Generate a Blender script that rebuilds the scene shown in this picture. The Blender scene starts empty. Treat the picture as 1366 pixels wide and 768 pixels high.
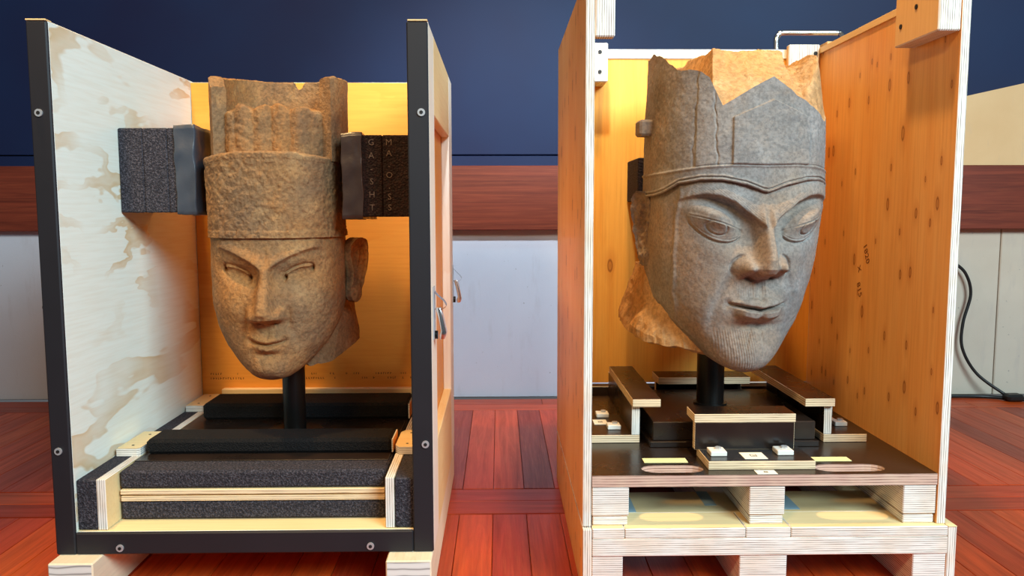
import bpy, bmesh, math, random
import numpy as np
from mathutils import Vector, Matrix, noise as mnoise
from mathutils.geometry import tessellate_polygon
random.seed(7)
sc = bpy.context.scene
COL = sc.collection
PI = math.pi

def lin(r, g, b):
    f = lambda c: (c/255/12.92 if c/255 <= .04045 else ((c/255+.055)/1.055)**2.4)
    return (f(r), f(g), f(b), 1.0)

# ------------------------------------------------------------------ camera
F_PX, CAM_H = 1060.0, 0.90
d = np.array([-17., -102., F_PX]); d /= np.linalg.norm(d)          # world +Y seen in camera axes (right, down, forward)
rl = math.radians(0.2)
u = np.array([-math.sin(rl), -math.cos(rl), 0.]); u -= d*u.dot(d); u /= np.linalg.norm(u)
r = np.cross(d, u)
Rwc = np.stack([r, d, u], 1)
right, down, fwd = Rwc[0], Rwc[1], Rwc[2]
cam = bpy.data.cameras.new('camera'); camo = bpy.data.objects.new('camera', cam); COL.objects.link(camo)
cam.sensor_fit = 'HORIZONTAL'; cam.sensor_width = 36.0; cam.lens = F_PX/1366*36.0
cam.clip_start = 0.02
M = Matrix((( right[0], -down[0], -fwd[0], 0), (right[1], -down[1], -fwd[1], 0), (right[2], -down[2], -fwd[2], CAM_H), (0, 0, 0, 1)))
camo.matrix_world = M
sc.camera = camo
# ------------------------------------------------------------------ world, lights, exposure
w = bpy.data.worlds.new('world'); sc.world = w; w.use_nodes = True
bg = w.node_tree.nodes['Background']; bg.inputs['Color'].default_value = (.86, .93, 1.0, 1); bg.inputs['Strength'].default_value = 0.11
sc.view_settings.view_transform = 'Standard'; sc.view_settings.look = 'None'
sc.view_settings.exposure = 0.0; sc.view_settings.gamma = 1.0; sc.view_settings.use_curve_mapping = False

def area(name, loc, target, sx, sy, col, power):
    l = bpy.data.lights.new(name, 'AREA'); l.shape = 'RECTANGLE'; l.size = sx; l.size_y = sy
    l.color = col; l.energy = power
    o = bpy.data.objects.new(name, l); COL.objects.link(o); o.location = loc
    o.rotation_euler = (Vector(target)-Vector(loc)).to_track_quat('-Z', 'Y').to_euler()
    return o
def spot(name, loc, target, col, power, angle, blend=.6, size=.08):
    l = bpy.data.lights.new(name, 'SPOT'); l.color = col; l.energy = power; l.spot_size = math.radians(angle)
    l.spot_blend = blend; l.shadow_soft_size = size
    o = bpy.data.objects.new(name, l); COL.objects.link(o); o.location = loc
    o.rotation_euler = (Vector(target)-Vector(loc)).to_track_quat('-Z', 'Y').to_euler()
    return o
# tall daylight windows on the photographer's right
area('window_daylight', (2.6, -1.8, 3.3), (-.4, 2.2, .7), 2.8, 1.5, (.66, .90, 1.0), 420)
# warm gallery lamps hung above and left of the photographer
area('gallery_lamp', (-1.15, -.7, 2.9), (0.0, 2.3, .7), .4, .4, (1.0, .66, .32), 48)
spot('track_spot_brown_head', (-1.15, 1.65, 3.3), (-.62, 2.25, .9), (1.0, .62, .26), 270, 40)
spot('track_spot_grey_head', (.40, 1.65, 3.3), (.64, 2.25, .9), (1.0, .62, .26), 240, 42)
spot('wall_fill_spot', (.05, 1.25, 3.3), (.03, 3.8, .62), (.76, .90, 1.0), 520, 46, .9)  # added fill spot without a known source, brightens the concrete lower wall
spot('track_spot_upper_wall', (.8, 2.3, 3.3), (.8, 3.8, 1.7), (.55, .95, 1.0), 60, 90, 1.0)

# ------------------------------------------------------------------ node materials
class NT:
    def __init__(s, name):
        s.m = bpy.data.materials.new(name); s.m.use_nodes = True
        s.t = s.m.node_tree; s.t.nodes.clear()
        s.out = s.n('ShaderNodeOutputMaterial'); s.p = s.n('ShaderNodeBsdfPrincipled')
        s.l(s.p.outputs[0], s.out.inputs[0])
        s.tc = s.n('ShaderNodeTexCoord')
    def n(s, t): return s.t.nodes.new(t)
    def l(s, a, b): s.t.links.new(a, b)
    def co(s, scale=(1, 1, 1), loc=(0, 0, 0), rnd=0.0, rot=(0, 0, 0)):
        mp = s.n('ShaderNodeMapping'); mp.inputs['Scale'].default_value = scale; mp.inputs['Location'].default_value = loc
        mp.inputs['Rotation'].default_value = rot
        src = s.tc.outputs['Object']
        if rnd:
            oi = s.n('ShaderNodeObjectInfo'); mu = s.n('ShaderNodeMath'); mu.operation = 'MULTIPLY'
            s.l(oi.outputs['Random'], mu.inputs[0]); mu.inputs[1].default_value = rnd
            ad = s.n('ShaderNodeVectorMath'); ad.operation = 'ADD'
            s.l(src, ad.inputs[0]); s.l(mu.outputs[0], ad.inputs[1]); src = ad.outputs[0]
        s.l(src, mp.inputs['Vector']); return mp.outputs[0]
    def noise(s, vec, scale=5, detail=4, rough=.5, dist=0):
        n = s.n('ShaderNodeTexNoise'); s.l(vec, n.inputs['Vector'])
        n.inputs['Scale'].default_value = scale; n.inputs['Detail'].default_value = detail
        n.inputs['Roughness'].default_value = rough; n.inputs['Distortion'].default_value = dist
        return n.outputs['Fac']
    def vor(s, vec, scale, feat='F1', out='Distance', rand=1.0):
        n = s.n('ShaderNodeTexVoronoi'); s.l(vec, n.inputs['Vector']); n.feature = feat
        n.inputs['Scale'].default_value = scale; n.inputs['Randomness'].default_value = rand
        return n.outputs[out]
    def ramp(s, fac, stops, interp='LINEAR'):
        n = s.n('ShaderNodeValToRGB'); s.l(fac, n.inputs[0]); n.color_ramp.interpolation = interp
        e = n.color_ramp.elements
        while len(e) < len(stops): e.new(.5)
        for k, (p, c) in enumerate(stops):
            e[k].position = p; e[k].color = c if not isinstance(c, (int, float)) else (c, c, c, 1)
        return n.outputs[0]
    def mix(s, fac, a, b, mode='MIX'):
        n = s.n('ShaderNodeMix'); n.data_type = 'RGBA'; n.blend_type = mode
        if isinstance(fac, (int, float)): n.inputs[0].default_value = fac
        else: s.l(fac, n.inputs[0])
        for v, i in ((a, 6), (b, 7)):
            if isinstance(v, tuple): n.inputs[i].default_value = v
            else: s.l(v, n.inputs[i])
        return n.outputs[2]
    def math(s, op, a, b=None, clamp=False):
        n = s.n('ShaderNodeMath'); n.operation = op; n.use_clamp = clamp
        for v, i in ((a, 0), (b, 1)):
            if v is None: continue
            if isinstance(v, (int, float)): n.inputs[i].default_value = v
            else: s.l(v, n.inputs[i])
        return n.outputs[0]
    def bump(s, h, strength=.3, dist=.002):
        n = s.n('ShaderNodeBump'); s.l(h, n.inputs['Height']); n.inputs['Strength'].default_value = strength
        n.inputs['Distance'].default_value = dist; s.l(n.outputs[0], s.p.inputs['Normal'])
    def fin(s, col, rough=.6, metal=0, spec=.5, coat=0):
        if isinstance(col, tuple): s.p.inputs['Base Color'].default_value = col
        else: s.l(col, s.p.inputs['Base Color'])
        if isinstance(rough, (int, float)): s.p.inputs['Roughness'].default_value = rough
        else: s.l(rough, s.p.inputs['Roughness'])
        s.p.inputs['Metallic'].default_value = metal; s.p.inputs['Specular IOR Level'].default_value = spec
        s.p.inputs['Coat Weight'].default_value = coat
        return s.m

def ply_face(name, base, tan, dark, grain, band=0.5, contour=4.5, rough=.55, nscale=1.6, rot=(0, 0, 0), lomix=.25):
    """veneer: peeled-grain contour bands with one crisp edge, plus fine fibres along axis grain"""
    s = NT(name)
    sc1 = [3.0, 3.0, 3.0]; sc1[grain] = 0.9
    n1 = s.noise(s.co(tuple(sc1), rnd=3.0, rot=rot), nscale, 5, .55, .35)
    fr = s.math('FRACT', s.math('MULTIPLY', n1, contour))
    bandc = s.ramp(fr, [(0, 0.0), (.56, .02), (.60, .9), (.74, .6), (.84, .7), (.90, 0.0)])
    msk = s.ramp(s.noise(s.co((1.7, 1.7, 1.7), (3, 1, 7), rnd=5.0), 1.5, 2), [(.42, 0.0), (.58, 1.0)])
    bf = s.math('MULTIPLY', s.math('MULTIPLY', bandc, msk), band)
    sc2 = [90.0]*3; sc2[grain] = 4.0
    fib = s.noise(s.co(tuple(sc2), rnd=2.0), 1.5, 5, .6)
    col = s.mix(bf, base, tan)
    col = s.mix(s.math('MULTIPLY', s.ramp(fib, [(.40, 0.0), (.75, 1.0)]), .22), col, dark)
    lo = s.noise(s.co((2, 2, 2), rnd=4.0), 1.2, 3)
    col = s.mix(s.ramp(lo, [(.4, 0.0), (.7, lomix)]), col, tan)
    s.bump(fib, .12, .001)
    return s.fin(col, rough, spec=.35)

def knotty(name, base, tan, dark, grain, plane, knot_scale=9.0, thr=.62):
    s = NT(name)
    sc1 = [5.0]*3; sc1[grain] = .5
    n1 = s.noise(s.co(tuple(sc1), rnd=3.0), 2.2, 5, .6, .5)
    col = s.mix(s.ramp(n1, [(.3, 0.0), (.7, .75)]), base, tan)
    sc2 = [90.0]*3; sc2[grain] = 2.5
    fib = s.noise(s.co(tuple(sc2), rnd=2.0), 1.5, 5, .65)
    col = s.mix(s.math('MULTIPLY', s.ramp(fib, [(.45, 0.0), (.8, 1.0)]), .4), col, dark)
    # knots: elongated along the grain, only some voronoi cells
    kv = s.n('ShaderNodeTexVoronoi'); kv.voronoi_dimensions = '2D'
    nz = s.noise(s.co((30, 30, 14)), 1.0, 2)
    sx = s.n('ShaderNodeSeparateXYZ'); s.l(s.co(), sx.inputs[0]); cx = s.n('ShaderNodeCombineXYZ')
    s.l(sx.outputs[plane[0]], cx.inputs[0]); s.l(s.math('MULTIPLY', sx.outputs[plane[1]], .42), cx.inputs[1])
    s.l(cx.outputs[0], kv.inputs['Vector']); kv.inputs['Scale'].default_value = knot_scale
    sep = s.n('ShaderNodeSeparateColor'); s.l(kv.outputs['Color'], sep.inputs[0])
    on = s.math('GREATER_THAN', sep.outputs[0], thr)
    rad = s.math('ADD', s.math('MULTIPLY', s.math('POWER', sep.outputs[1], 2.0), .10), .055)
    q = s.math('DIVIDE', s.math('ADD', kv.outputs['Distance'], s.math('MULTIPLY', s.math('SUBTRACT', nz, .5), .05)), rad)
    core = s.math('MULTIPLY', s.ramp(q, [(.0, .55), (.45, .35), (.72, 1.0), (1.0, 0.0)]), on)
    col = s.mix(s.math('MULTIPLY', core, .9), col, lin(100, 48, 16))
    halo = s.math('MULTIPLY', s.ramp(s.math('MULTIPLY', q, .33), [(.25, .5), (1.0, 0.0)]), on)
    col = s.mix(s.math('MULTIPLY', halo, .6), col, dark)
    s.bump(fib, .12, .001)
    return s.fin(col, .5, spec=.35)

def ply_edge(name, axis, a=lin(242, 238, 230), b=lin(104, 82, 68), period=.0052, amt=.95):
    s = NT(name)
    sx = [1.0]*3
    wv = s.n('ShaderNodeTexWave'); wv.wave_type = 'BANDS'; wv.bands_direction = 'XYZ'[axis]; wv.wave_profile = 'SIN'
    s.l(s.co(rnd=.7), wv.inputs['Vector'])
    wv.inputs['Scale'].default_value = 2*PI/(20*period); wv.inputs['Distortion'].default_value = 2.2
    wv.inputs['Detail'].default_value = 3; wv.inputs['Detail Scale'].default_value = .12
    st = [14.0]*3; st[axis] = 420
    n = s.noise(s.co(tuple(st), rnd=1.0), 1.0, 4, .6)
    f = s.math('MULTIPLY', s.ramp(wv.outputs['Fac'], [(.0, 1.0), (.35, .15), (1, 0.0)]), s.ramp(n, [(.32, .1), (.6, 1.0)]))
    tone = s.noise(s.co((9, 9, 9), rnd=2.0), 1.5, 3)
    col = s.mix(s.ramp(tone, [(.4, 0.0), (.7, .5)]), a, lin(230, 206, 178))
    col = s.mix(s.math('MULTIPLY', f, amt), col, b)
    s.bump(s.math('SUBTRACT', n, f), .25, .001)
    return s.fin(col, .7, spec=.2)

PALE = ply_face('plywood_cool_lit', lin(246, 246, 234), lin(216, 176, 122), lin(212, 186, 146), 1, band=.9, contour=9.0, rot=(-.55, 0, 0), nscale=.75, lomix=.05)  # bright cool light on the left side sheet is put into this colour
HONEY = ply_face('plywood_warm_shade', lin(240, 168, 70), lin(226, 136, 34), lin(198, 106, 24), 0, band=.3, contour=3.0)  # same plywood as the side sheet; warm shade is put into its colour
KNOT = knotty('plywood_knotty', lin(242, 186, 112), lin(230, 152, 72), lin(184, 98, 36), 2, (1, 2), 15.0, .30)
KNOT2 = knotty('plywood_back_knotty', lin(246, 182, 80), lin(236, 148, 40), lin(194, 104, 26), 2, (0, 2), 8.5, .70)
BATTEN = ply_face('pine_batten', lin(234, 190, 130), lin(220, 156, 88), lin(196, 128, 64), 2, band=.25)
PALEB = ply_face('cool_lit_batten', lin(246, 236, 220), lin(228, 176, 124), lin(214, 160, 112), 2, band=.3)  # batten pine made paler, the cool light on it put into the colour
BATTENY = ply_face('pine_lath', lin(238, 206, 150), lin(226, 172, 104), lin(200, 140, 80), 1, band=.3)
BATTENX = ply_face('pine_plank', lin(244, 220, 168), lin(232, 186, 118), lin(206, 156, 98), 0, band=.4)
EDGE = [ply_edge('plywood_edge_x', 0), ply_edge('plywood_edge_y', 1), ply_edge('plywood_edge_z', 2)]
EDGEW = ply_edge('plywood_edge_warm', 2, lin(238, 214, 176), lin(120, 76, 42), .006, .8)
EDGEPINK = ply_edge('plywood_edge_deck', 2, lin(206, 172, 156), lin(104, 70, 60), .0065, .9)

def endgrain():
    s = NT('end_grain')
    wv = s.n('ShaderNodeTexWave'); wv.wave_type = 'BANDS'; wv.bands_direction = 'Z'
    s.l(s.co((1, 1, 1)), wv.inputs['Vector']); wv.inputs['Scale'].default_value = 2*PI/(20*.017)
    wv.inputs['Distortion'].default_value = 4.0; wv.inputs['Detail'].default_value = 2; wv.inputs['Detail Scale'].default_value = .45
    c = s.mix(s.ramp(wv.outputs['Fac'], [(.0, .75), (.22, .1), (1, 0.0)]), lin(228, 224, 218), lin(120, 112, 108))
    return s.fin(c, .8, spec=.2)
ENDGRAIN = endgrain()
SKIDSIDE = ply_face('skid_pine', lin(240, 222, 190), lin(214, 176, 128), lin(160, 150, 130), 1, band=.3)

def simple(name, col, rough=.5, metal=0, spec=.5, nscale=0, namt=.2, bump=0, bscale=60):
    s = NT(name)
    c = col
    if nscale:
        n = s.noise(s.co(rnd=2.0), nscale, 5, .6)
        dk = tuple(x*.45 for x in col[:3])+(1,)
        c = s.mix(s.math('MULTIPLY', s.ramp(n, [(.35, 0.0), (.7, 1.0)]), namt), col, dk)
    if bump:
        s.bump(s.noise(s.co(), bscale, 4, .6), bump, .002)
    return s.fin(c, rough, metal, spec)

STRIP = simple('black_edge_rubber', lin(30, 30, 36), .55, 0, .4, 6, .3)
CHROME = simple('chrome', (.82, .84, .86, 1), .16, 1.0)
STEEL = simple('brushed_steel', (.55, .57, .60, 1), .38, .55)
DARKMETAL = simple('blackened_steel', lin(34, 33, 32), .32, .7, .6)
BLACKHOLE = simple('screw_recess', lin(14, 14, 15), .6)
TAPE = simple('grey_duct_tape', lin(66, 72, 82), .34, 0, .5, 9, .35, .5, 26)
TAPEB = simple('brown_black_tape', lin(62, 50, 46), .3, 0, .5, 9, .35, .5, 26)
WHITEP = simple('white_plastic', lin(240, 236, 226), .45)
PAPER = simple('white_paper', lin(246, 240, 222), .7)
PAPERY = simple('cream_paper', lin(238, 232, 170), .7, nscale=40, namt=.12)
INK = simple('black_ink', lin(40, 34, 30), .7)
INKBR = simple('brown_ink', lin(120, 66, 22), .8)
CHALK = simple('chalk_marker', lin(112, 98, 90), .8, nscale=160, namt=.9)
CABLE = simple('black_cable_rubber', lin(16, 16, 17), .45)
BLUEPAINT = simple('pale_blue_paint', lin(156, 186, 200), .6, nscale=12, namt=.15)

def foam(name, col, lightc, scale=260, amt=.5):
    s = NT(name)
    v = s.vor(s.co(), scale, 'F1', 'Distance')
    n = s.noise(s.co(), scale*.8, 3, .7)
    c = s.mix(s.math('MULTIPLY', s.ramp(n, [(.45, 0.0), (.75, 1.0)]), amt), col, lightc)
    s.bump(s.math('ADD', v, n), .8, .003)
    return s.fin(c, .85, spec=.25)
FOAM = foam('charcoal_foam', lin(40, 39, 46), lin(128, 122, 132))
FOAMDK = foam('black_foam', lin(12, 12, 14), lin(44, 40, 40), 300, .4)
FOAMBR = foam('brown_black_foam', lin(24, 15, 16), lin(74, 50, 46), 200, .5)

def phenolic():
    s = NT('black_film_faced_ply')
    n = s.noise(s.co(), 3.5, 5, .6)
    c = s.mix(s.ramp(n, [(.35, 0.0), (.75, 1.0)]), lin(24, 19, 17), lin(52, 38, 30))
    sp = s.vor(s.co(), 120, 'F1', 'Distance')
    c = s.mix(s.math('MULTIPLY', s.ramp(sp, [(.03, 1.0), (.06, 0.0)]), .25), c, lin(150, 130, 110))
    return s.fin(c, s.ramp(n, [(.3, .22), (.7, .34)]), spec=.5)
FILM = phenolic()

def stone(name, base, dark, light, warm, warm_amt, rough_scale, bump):
    s = NT(name)
    n1 = s.noise(s.co(), 5, 6, .6)
    c = s.mix(s.ramp(n1, [(.32, 0.0), (.68, 1.0)]), base, dark)
    n2 = s.noise(s.co(loc=(4, 2, 9)), 11, 6, .65)
    c = s.mix(s.ramp(n2, [(.50, 0.0), (.72, .7)]), c, light)
    n3 = s.noise(s.co(loc=(1, 7, 3)), 3.2, 5, .6)
    c = s.mix(s.math('MULTIPLY', s.ramp(n3, [(.42, 0.0), (.66, 1.0)]), warm_amt), c, warm)
    g = s.noise(s.co(), rough_scale, 5, .7)
    c = s.mix(s.math('MULTIPLY', s.ramp(g, [(.40, 1.0), (.56, 0.0)]), .38), c, tuple(x*.35 for x in dark[:3])+(1,))
    v = s.vor(s.co(), rough_scale*.9)
    c = s.mix(s.math('MULTIPLY', s.ramp(v, [(.0, .5), (.25, 0.0)]), .5), c, light)
    s.bump(s.math('ADD', g, s.math('MULTIPLY', v, .4)), bump, .004)
    return s.fin(c, .86, spec=.2)
STONE_A = stone('brown_carved_stone', lin(158, 122, 84), lin(122, 98, 76), lin(196, 158, 110), lin(186, 126, 64), .8, 105, 1.0)
STONE_B = stone('grey_carved_stone', lin(150, 145, 141), lin(124, 120, 118), lin(172, 166, 162), lin(158, 128, 98), .75, 120, .25)
STONE_R = stone('broken_buff_stone', lin(208, 168, 118), lin(172, 130, 88), lin(226, 194, 150), lin(214, 156, 88), .6, 60, .9)

def floor_mat():
    s = NT('polished_red_timber')
    oi = s.n('ShaderNodeObjectInfo')
    tone = s.ramp(oi.outputs['Random'], [(0, lin(140, 42, 16)), (.3, lin(184, 60, 18)), (.6, lin(206, 78, 22)), (.85, lin(166, 48, 22)), (1, lin(212, 90, 28))])
    n = s.noise(s.co((26, 1.3, 26), rnd=9.0), 1.6, 6, .65, .7)
    c = s.mix(s.ramp(n, [(.38, 0.0), (.75, .65)]), tone, lin(96, 28, 14))
    f = s.noise(s.co((160, 5, 160), rnd=4.0), 1.4, 4, .6)
    c = s.mix(s.math('MULTIPLY', s.ramp(f, [(.5, 0.0), (.75, 1.0)]), .35), c, lin(208, 108, 60))
    s.bump(f, .06, .001)
    return s.fin(c, s.ramp(n, [(.3, .30), (.7, .42)]), spec=.28)
FLOORM = floor_mat()
def redwood():
    s = NT('red_timber_rail')
    n = s.noise(s.co((.6, 10, 22)), 2.0, 6, .62, .8)
    c = s.mix(s.ramp(n, [(.32, 0.0), (.7, 1.0)]), lin(134, 58, 38), lin(92, 36, 24))
    f = s.noise(s.co((5, 60, 200)), 1.4, 4)
    c = s.mix(s.math('MULTIPLY', s.ramp(f, [(.5, 0.0), (.8, 1.0)]), .4), c, lin(168, 84, 52))
    s.bump(f, .06, .001)
    return s.fin(c, .42, spec=.4)
REDWOOD = redwood()
def concrete(name, base, dark, spots=True):
    s = NT(name)
    n = s.noise(s.co(), 2.2, 6, .6)
    c = s.mix(s.ramp(n, [(.35, 0.0), (.7, .6)]), base, dark)
    n2 = s.noise(s.co((5, 5, 1.2)), 3.5, 5, .6)
    c = s.mix(s.ramp(n2, [(.58, 0.0), (.8, .25)]), c, lin(160, 152, 154))
    if spots:
        n4 = s.noise(s.co(), 55, 2, .4)
        c = s.mix(s.ramp(n4, [(.72, 0.0), (.77, .5)]), c, lin(100, 98, 100))
    s.bump(s.noise(s.co(), 90, 4, .6), .15, .002)
    return s.fin(c, .75, spec=.25)
CONC = concrete('pale_concrete', lin(210, 217, 230), lin(196, 203, 218))
CONCW = concrete('beige_concrete', lin(208, 194, 176), lin(190, 174, 156))
CONC2 = concrete('buff_concrete', lin(230, 190, 142), lin(214, 168, 118), False)
def navy():
    s = NT('navy_painted_panel')
    n = s.noise(s.co(), 1.3, 3)
    c = s.mix(s.ramp(n, [(.35, 0.0), (.7, 1.0)]), lin(17, 26, 62), lin(15, 37, 74))
    return s.fin(c, .6, spec=.3)
NAVY = navy()
DARKGAP = simple('dark_joint', lin(10, 10, 14), .8)

# ------------------------------------------------------------------ object helpers
ORG = {}
def thing(name, label, cat, loc, group=None, rz=0.0):
    o = bpy.data.objects.new(name, None); COL.objects.link(o); o.location = loc; o.rotation_euler = (0, 0, rz)
    o.empty_display_size = .05
    o['label'] = label; o['category'] = cat
    if group: o['group'] = group
    ORG[o.name] = Vector(loc); return o
def org(p): return ORG.get(p.name, Vector((0, 0, 0))) if p is not None else Vector((0, 0, 0))
def link(name, me, parent=None, label=None, kind=None):
    o = bpy.data.objects.new(name, me); COL.objects.link(o)
    if parent is not None:
        o.parent = parent; ORG[o.name] = org(parent)
    if label: o['label'] = label
    if kind: o['kind'] = kind
    return o
def tag(o, label, cat, group=None):
    o['label'] = label; o['category'] = cat
    if group: o['group'] = group
    return o
def finish(bm, name, mats, parent, smooth=False, label=None, kind=None, world=True):
    me = bpy.data.meshes.new(name)
    if world and parent is not None:
        bmesh.ops.translate(bm, verts=bm.verts, vec=-org(parent))
    bmesh.ops.recalc_face_normals(bm, faces=bm.faces)
    bm.to_mesh(me); bm.free()
    for m in mats: me.materials.append(m)
    if smooth:
        for p in me.polygons: p.use_smooth = True
    return link(name, me, parent, label, kind)
def box_bm(lo, hi, bev=.0015):
    bm = bmesh.new()
    vs = [bm.verts.new((x, y, z)) for x in (lo[0], hi[0]) for y in (lo[1], hi[1]) for z in (lo[2], hi[2])]
    for q in ((0, 1, 3, 2), (4, 6, 7, 5), (0, 4, 5, 1), (2, 3, 7, 6), (0, 2, 6, 4), (1, 5, 7, 3)):
        bm.faces.new([vs[i] for i in q])
    if bev: bmesh.ops.bevel(bm, geom=list(bm.edges), offset=bev, segments=1, affect='EDGES', profile=.5)
    bmesh.ops.recalc_face_normals(bm, faces=bm.faces)
    return bm
def board(name, parent, lo, hi, thin, face, edge=None, bev=.0012, label=None, kind=None):
    """box whose big faces (normal = thin axis) are veneer and whose rim shows the laminations"""
    bm = box_bm(lo, hi, bev)
    if edge is None: edge = EDGE[thin]
    for f in bm.faces:
        n = f.normal
        f.material_index = 0 if abs(n[thin]) > .8 else 1
    return finish(bm, name, [face, edge], parent, label=label, kind=kind)
def box(name, parent, lo, hi, mat, bev=.002, label=None, kind=None):
    return finish(box_bm(lo, hi, bev), name, [mat], parent, label=label, kind=kind)
def cyl_bm(c, axis, rad, length, seg=24, bm=None, r2=None):
    bm = bm or bmesh.new()
    m = Vector(axis).to_track_quat('Z', 'Y').to_matrix().to_4x4(); m.translation = Vector(c)
    bmesh.ops.create_cone(bm, cap_ends=True, segments=seg, radius1=rad, radius2=rad if r2 is None else r2, depth=length, matrix=m)
    return bm
def tube_bm(pts, rad, seg=10, bm=None, closed=False):
    bm = bm or bmesh.new()
    pts = [Vector(p) for p in pts]; rings = []
    n = len(pts); up = None
    for i, p in enumerate(pts):
        t = (pts[min(i+1, n-1)]-pts[max(i-1, 0)]).normalized()
        if up is None:
            up = Vector((0, 0, 1)) if abs(t.z) < .9 else Vector((1, 0, 0))
        s = t.cross(up).normalized(); up = s.cross(t).normalized()
        rr = rad[i] if isinstance(rad, (list, tuple)) else rad
        rings.append([bm.verts.new(p+(s*math.cos(2*PI*k/seg)+up*math.sin(2*PI*k/seg))*rr) for k in range(seg)])
    for a, b in zip(rings[:-1], rings[1:]):
        for k in range(seg): bm.faces.new((a[k], a[(k+1) % seg], b[(k+1) % seg], b[k]))
    bm.faces.new(rings[0]); bm.faces.new(list(reversed(rings[-1])))
    return bm
def spline(pts, n=10):
    P = [np.array(p, float) for p in pts]; P = [2*P[0]-P[1]]+P+[2*P[-1]-P[-2]]; out = []
    for i in range(1, len(P)-2):
        for k in range(n):
            t = k/n
            out.append(.5*((2*P[i])+(-P[i-1]+P[i+1])*t+(2*P[i-1]-5*P[i]+4*P[i+1]-P[i+2])*t*t+(-P[i-1]+3*P[i]-3*P[i+1]+P[i+2])*t**3))
    out.append(P[-2]); return [tuple(p) for p in out]
def prism_holes(outer, holes, z0, z1, bm=None):
    """horizontal plate with openings"""
    bm = bm or bmesh.new()
    loops = [outer]+holes
    tri = tessellate_polygon([[Vector((x, y, 0)) for x, y in lp] for lp in loops])
    flat = [p for lp in loops for p in lp]
    lo = [bm.verts.new((x, y, z0)) for x, y in flat]; hi = [bm.verts.new((x, y, z1)) for x, y in flat]
    for a, b, c in tri:
        bm.faces.new((hi[a], hi[b], hi[c])); bm.faces.new((lo[c], lo[b], lo[a]))
    k = 0
    for lp in loops:
        n = len(lp)
        for i in range(n):
            a, b = k+i, k+(i+1) % n
            bm.faces.new((lo[a], lo[b], hi[b], hi[a]))
        k += n
    return bm
def poly_prism(pts, axis, a0, a1, bm=None):
    """extrude a 2-D outline along axis (0,1,2); pts are the other two coordinates in order"""
    bm = bm or bmesh.new()
    def mk(p, a):
        q = list(p); q.insert(axis, a); return bm.verts.new(q)
    A = [mk(p, a0) for p in pts]; B = [mk(p, a1) for p in pts]; n = len(pts)
    bm.faces.new(A); bm.faces.new(list(reversed(B)))
    for i in range(n): bm.faces.new((A[i], A[(i+1) % n], B[(i+1) % n], B[i]))
    return bm
def text_mesh(name, parent, body, loc, rot, size, mat, depth=.0004, sx=1.0):
    cu = bpy.data.curves.new(name, 'FONT'); cu.body = body; cu.size = size; cu.extrude = depth
    cu.align_x = 'CENTER'; cu.align_y = 'CENTER'; cu.resolution_u = 2
    to = bpy.data.objects.new(name+'_tmp', cu); COL.objects.link(to)
    dg = bpy.context.evaluated_depsgraph_get()
    me = bpy.data.meshes.new_from_object(to.evaluated_get(dg)); me.name = name
    bpy.data.objects.remove(to)
    me.transform(Matrix.Diagonal((sx, 1, 1, 1)))
    me.transform(Matrix.LocRotScale(Vector(loc)-org(parent), rot, None))
    me.materials.clear(); me.materials.append(mat)
    return link(name, me, parent)

# ------------------------------------------------------------------ setting
WY = 3.80
fl = box('floor', None, (-3.4, -2.6, -.06), (3.6, WY+.02, -.0215), DARKGAP, 0, kind='structure'); fl['label'] = 'polished red timber floor of long boards with cross bands'
def plank_mesh(name, wx, ly):
    bm = box_bm((-wx/2, -ly/2, -.022), (wx/2, ly/2, 0), .0012)
    me = bpy.data.meshes.new(name); bm.to_mesh(me); bm.free(); me.materials.append(FLOORM); return me
def plank(me, x, y, rot=0):
    o = bpy.data.objects.new('floor_board', me); COL.objects.link(o); o.parent = fl; o.location = (x, y, 0); o.rotation_euler = (0, 0, rot)
mfar = plank_mesh('floor_board_far', .0985, 1.028); mnear = plank_mesh('floor_board_near', .0985, 1.198); mfront = plank_mesh('floor_board_front', .0985, 1.198)
mcross = plank_mesh('floor_board_cross', .1035, 1.398)
for i in range(-31, 33):
    x = -.022+.1*i+.05
    plank(mfar, x, 3.035)
    plank(mnear, x, 1.70, 0 if i % 2 else PI)
    if -14 < i < 14: plank(mfront, x, .50)
for j in range(-2, 3):
    for y, off in ((2.3575+.0, .2), (2.4630, -.35), (3.605, .1), (3.71, -.5)):
        plank(mcross, j*1.4+off, y, PI/2)

wl = box('wall_lower', None, (-3.4, WY, 0), (1.2, WY+.25, .815), CONC, .004, kind='structure')
wr = box('wall_lower_right', None, (1.2015, WY, 0), (2.4185, WY+.25, .815), CONCW, .004, kind='structure'); wr['label'] = 'warm beige concrete lower wall left of the vertical joint'; wl['label'] = 'pale concrete lower wall under the red timber rail'
wl2 = box('wall_lower_return', None, (2.4215, WY-.003, 0), (3.6, WY+.25, .815), CONCW, .004, kind='structure'); wl2['label'] = 'pale concrete wall section right of the vertical joint'
tr = box('trim_1', None, (-3.4, WY-.055, .812), (3.6, WY+.25, 1.113), REDWOOD, .004, kind='structure'); tr['label'] = 'wide dark red timber rail running along the wall'
wb = box('wall_back', None, (-3.4, WY+.06, 1.171), (3.6, WY+.25, 3.6), NAVY, .003, kind='structure'); wb['label'] = 'dark navy blue painted upper wall'
box('base_panel', wb, (-3.4, WY+.06, 1.105), (3.6, WY+.24, 1.166), NAVY, .002)
tp = finish(poly_prism([(2.19, 1.114), (3.5, 1.114), (3.5, 1.72), (2.19, 1.434)], 1, WY-.04, WY+.06), 'trim_2', [CONC2], None, kind='structure')
tp['label'] = 'buff panel with sloping top above the rail at far right'

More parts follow.
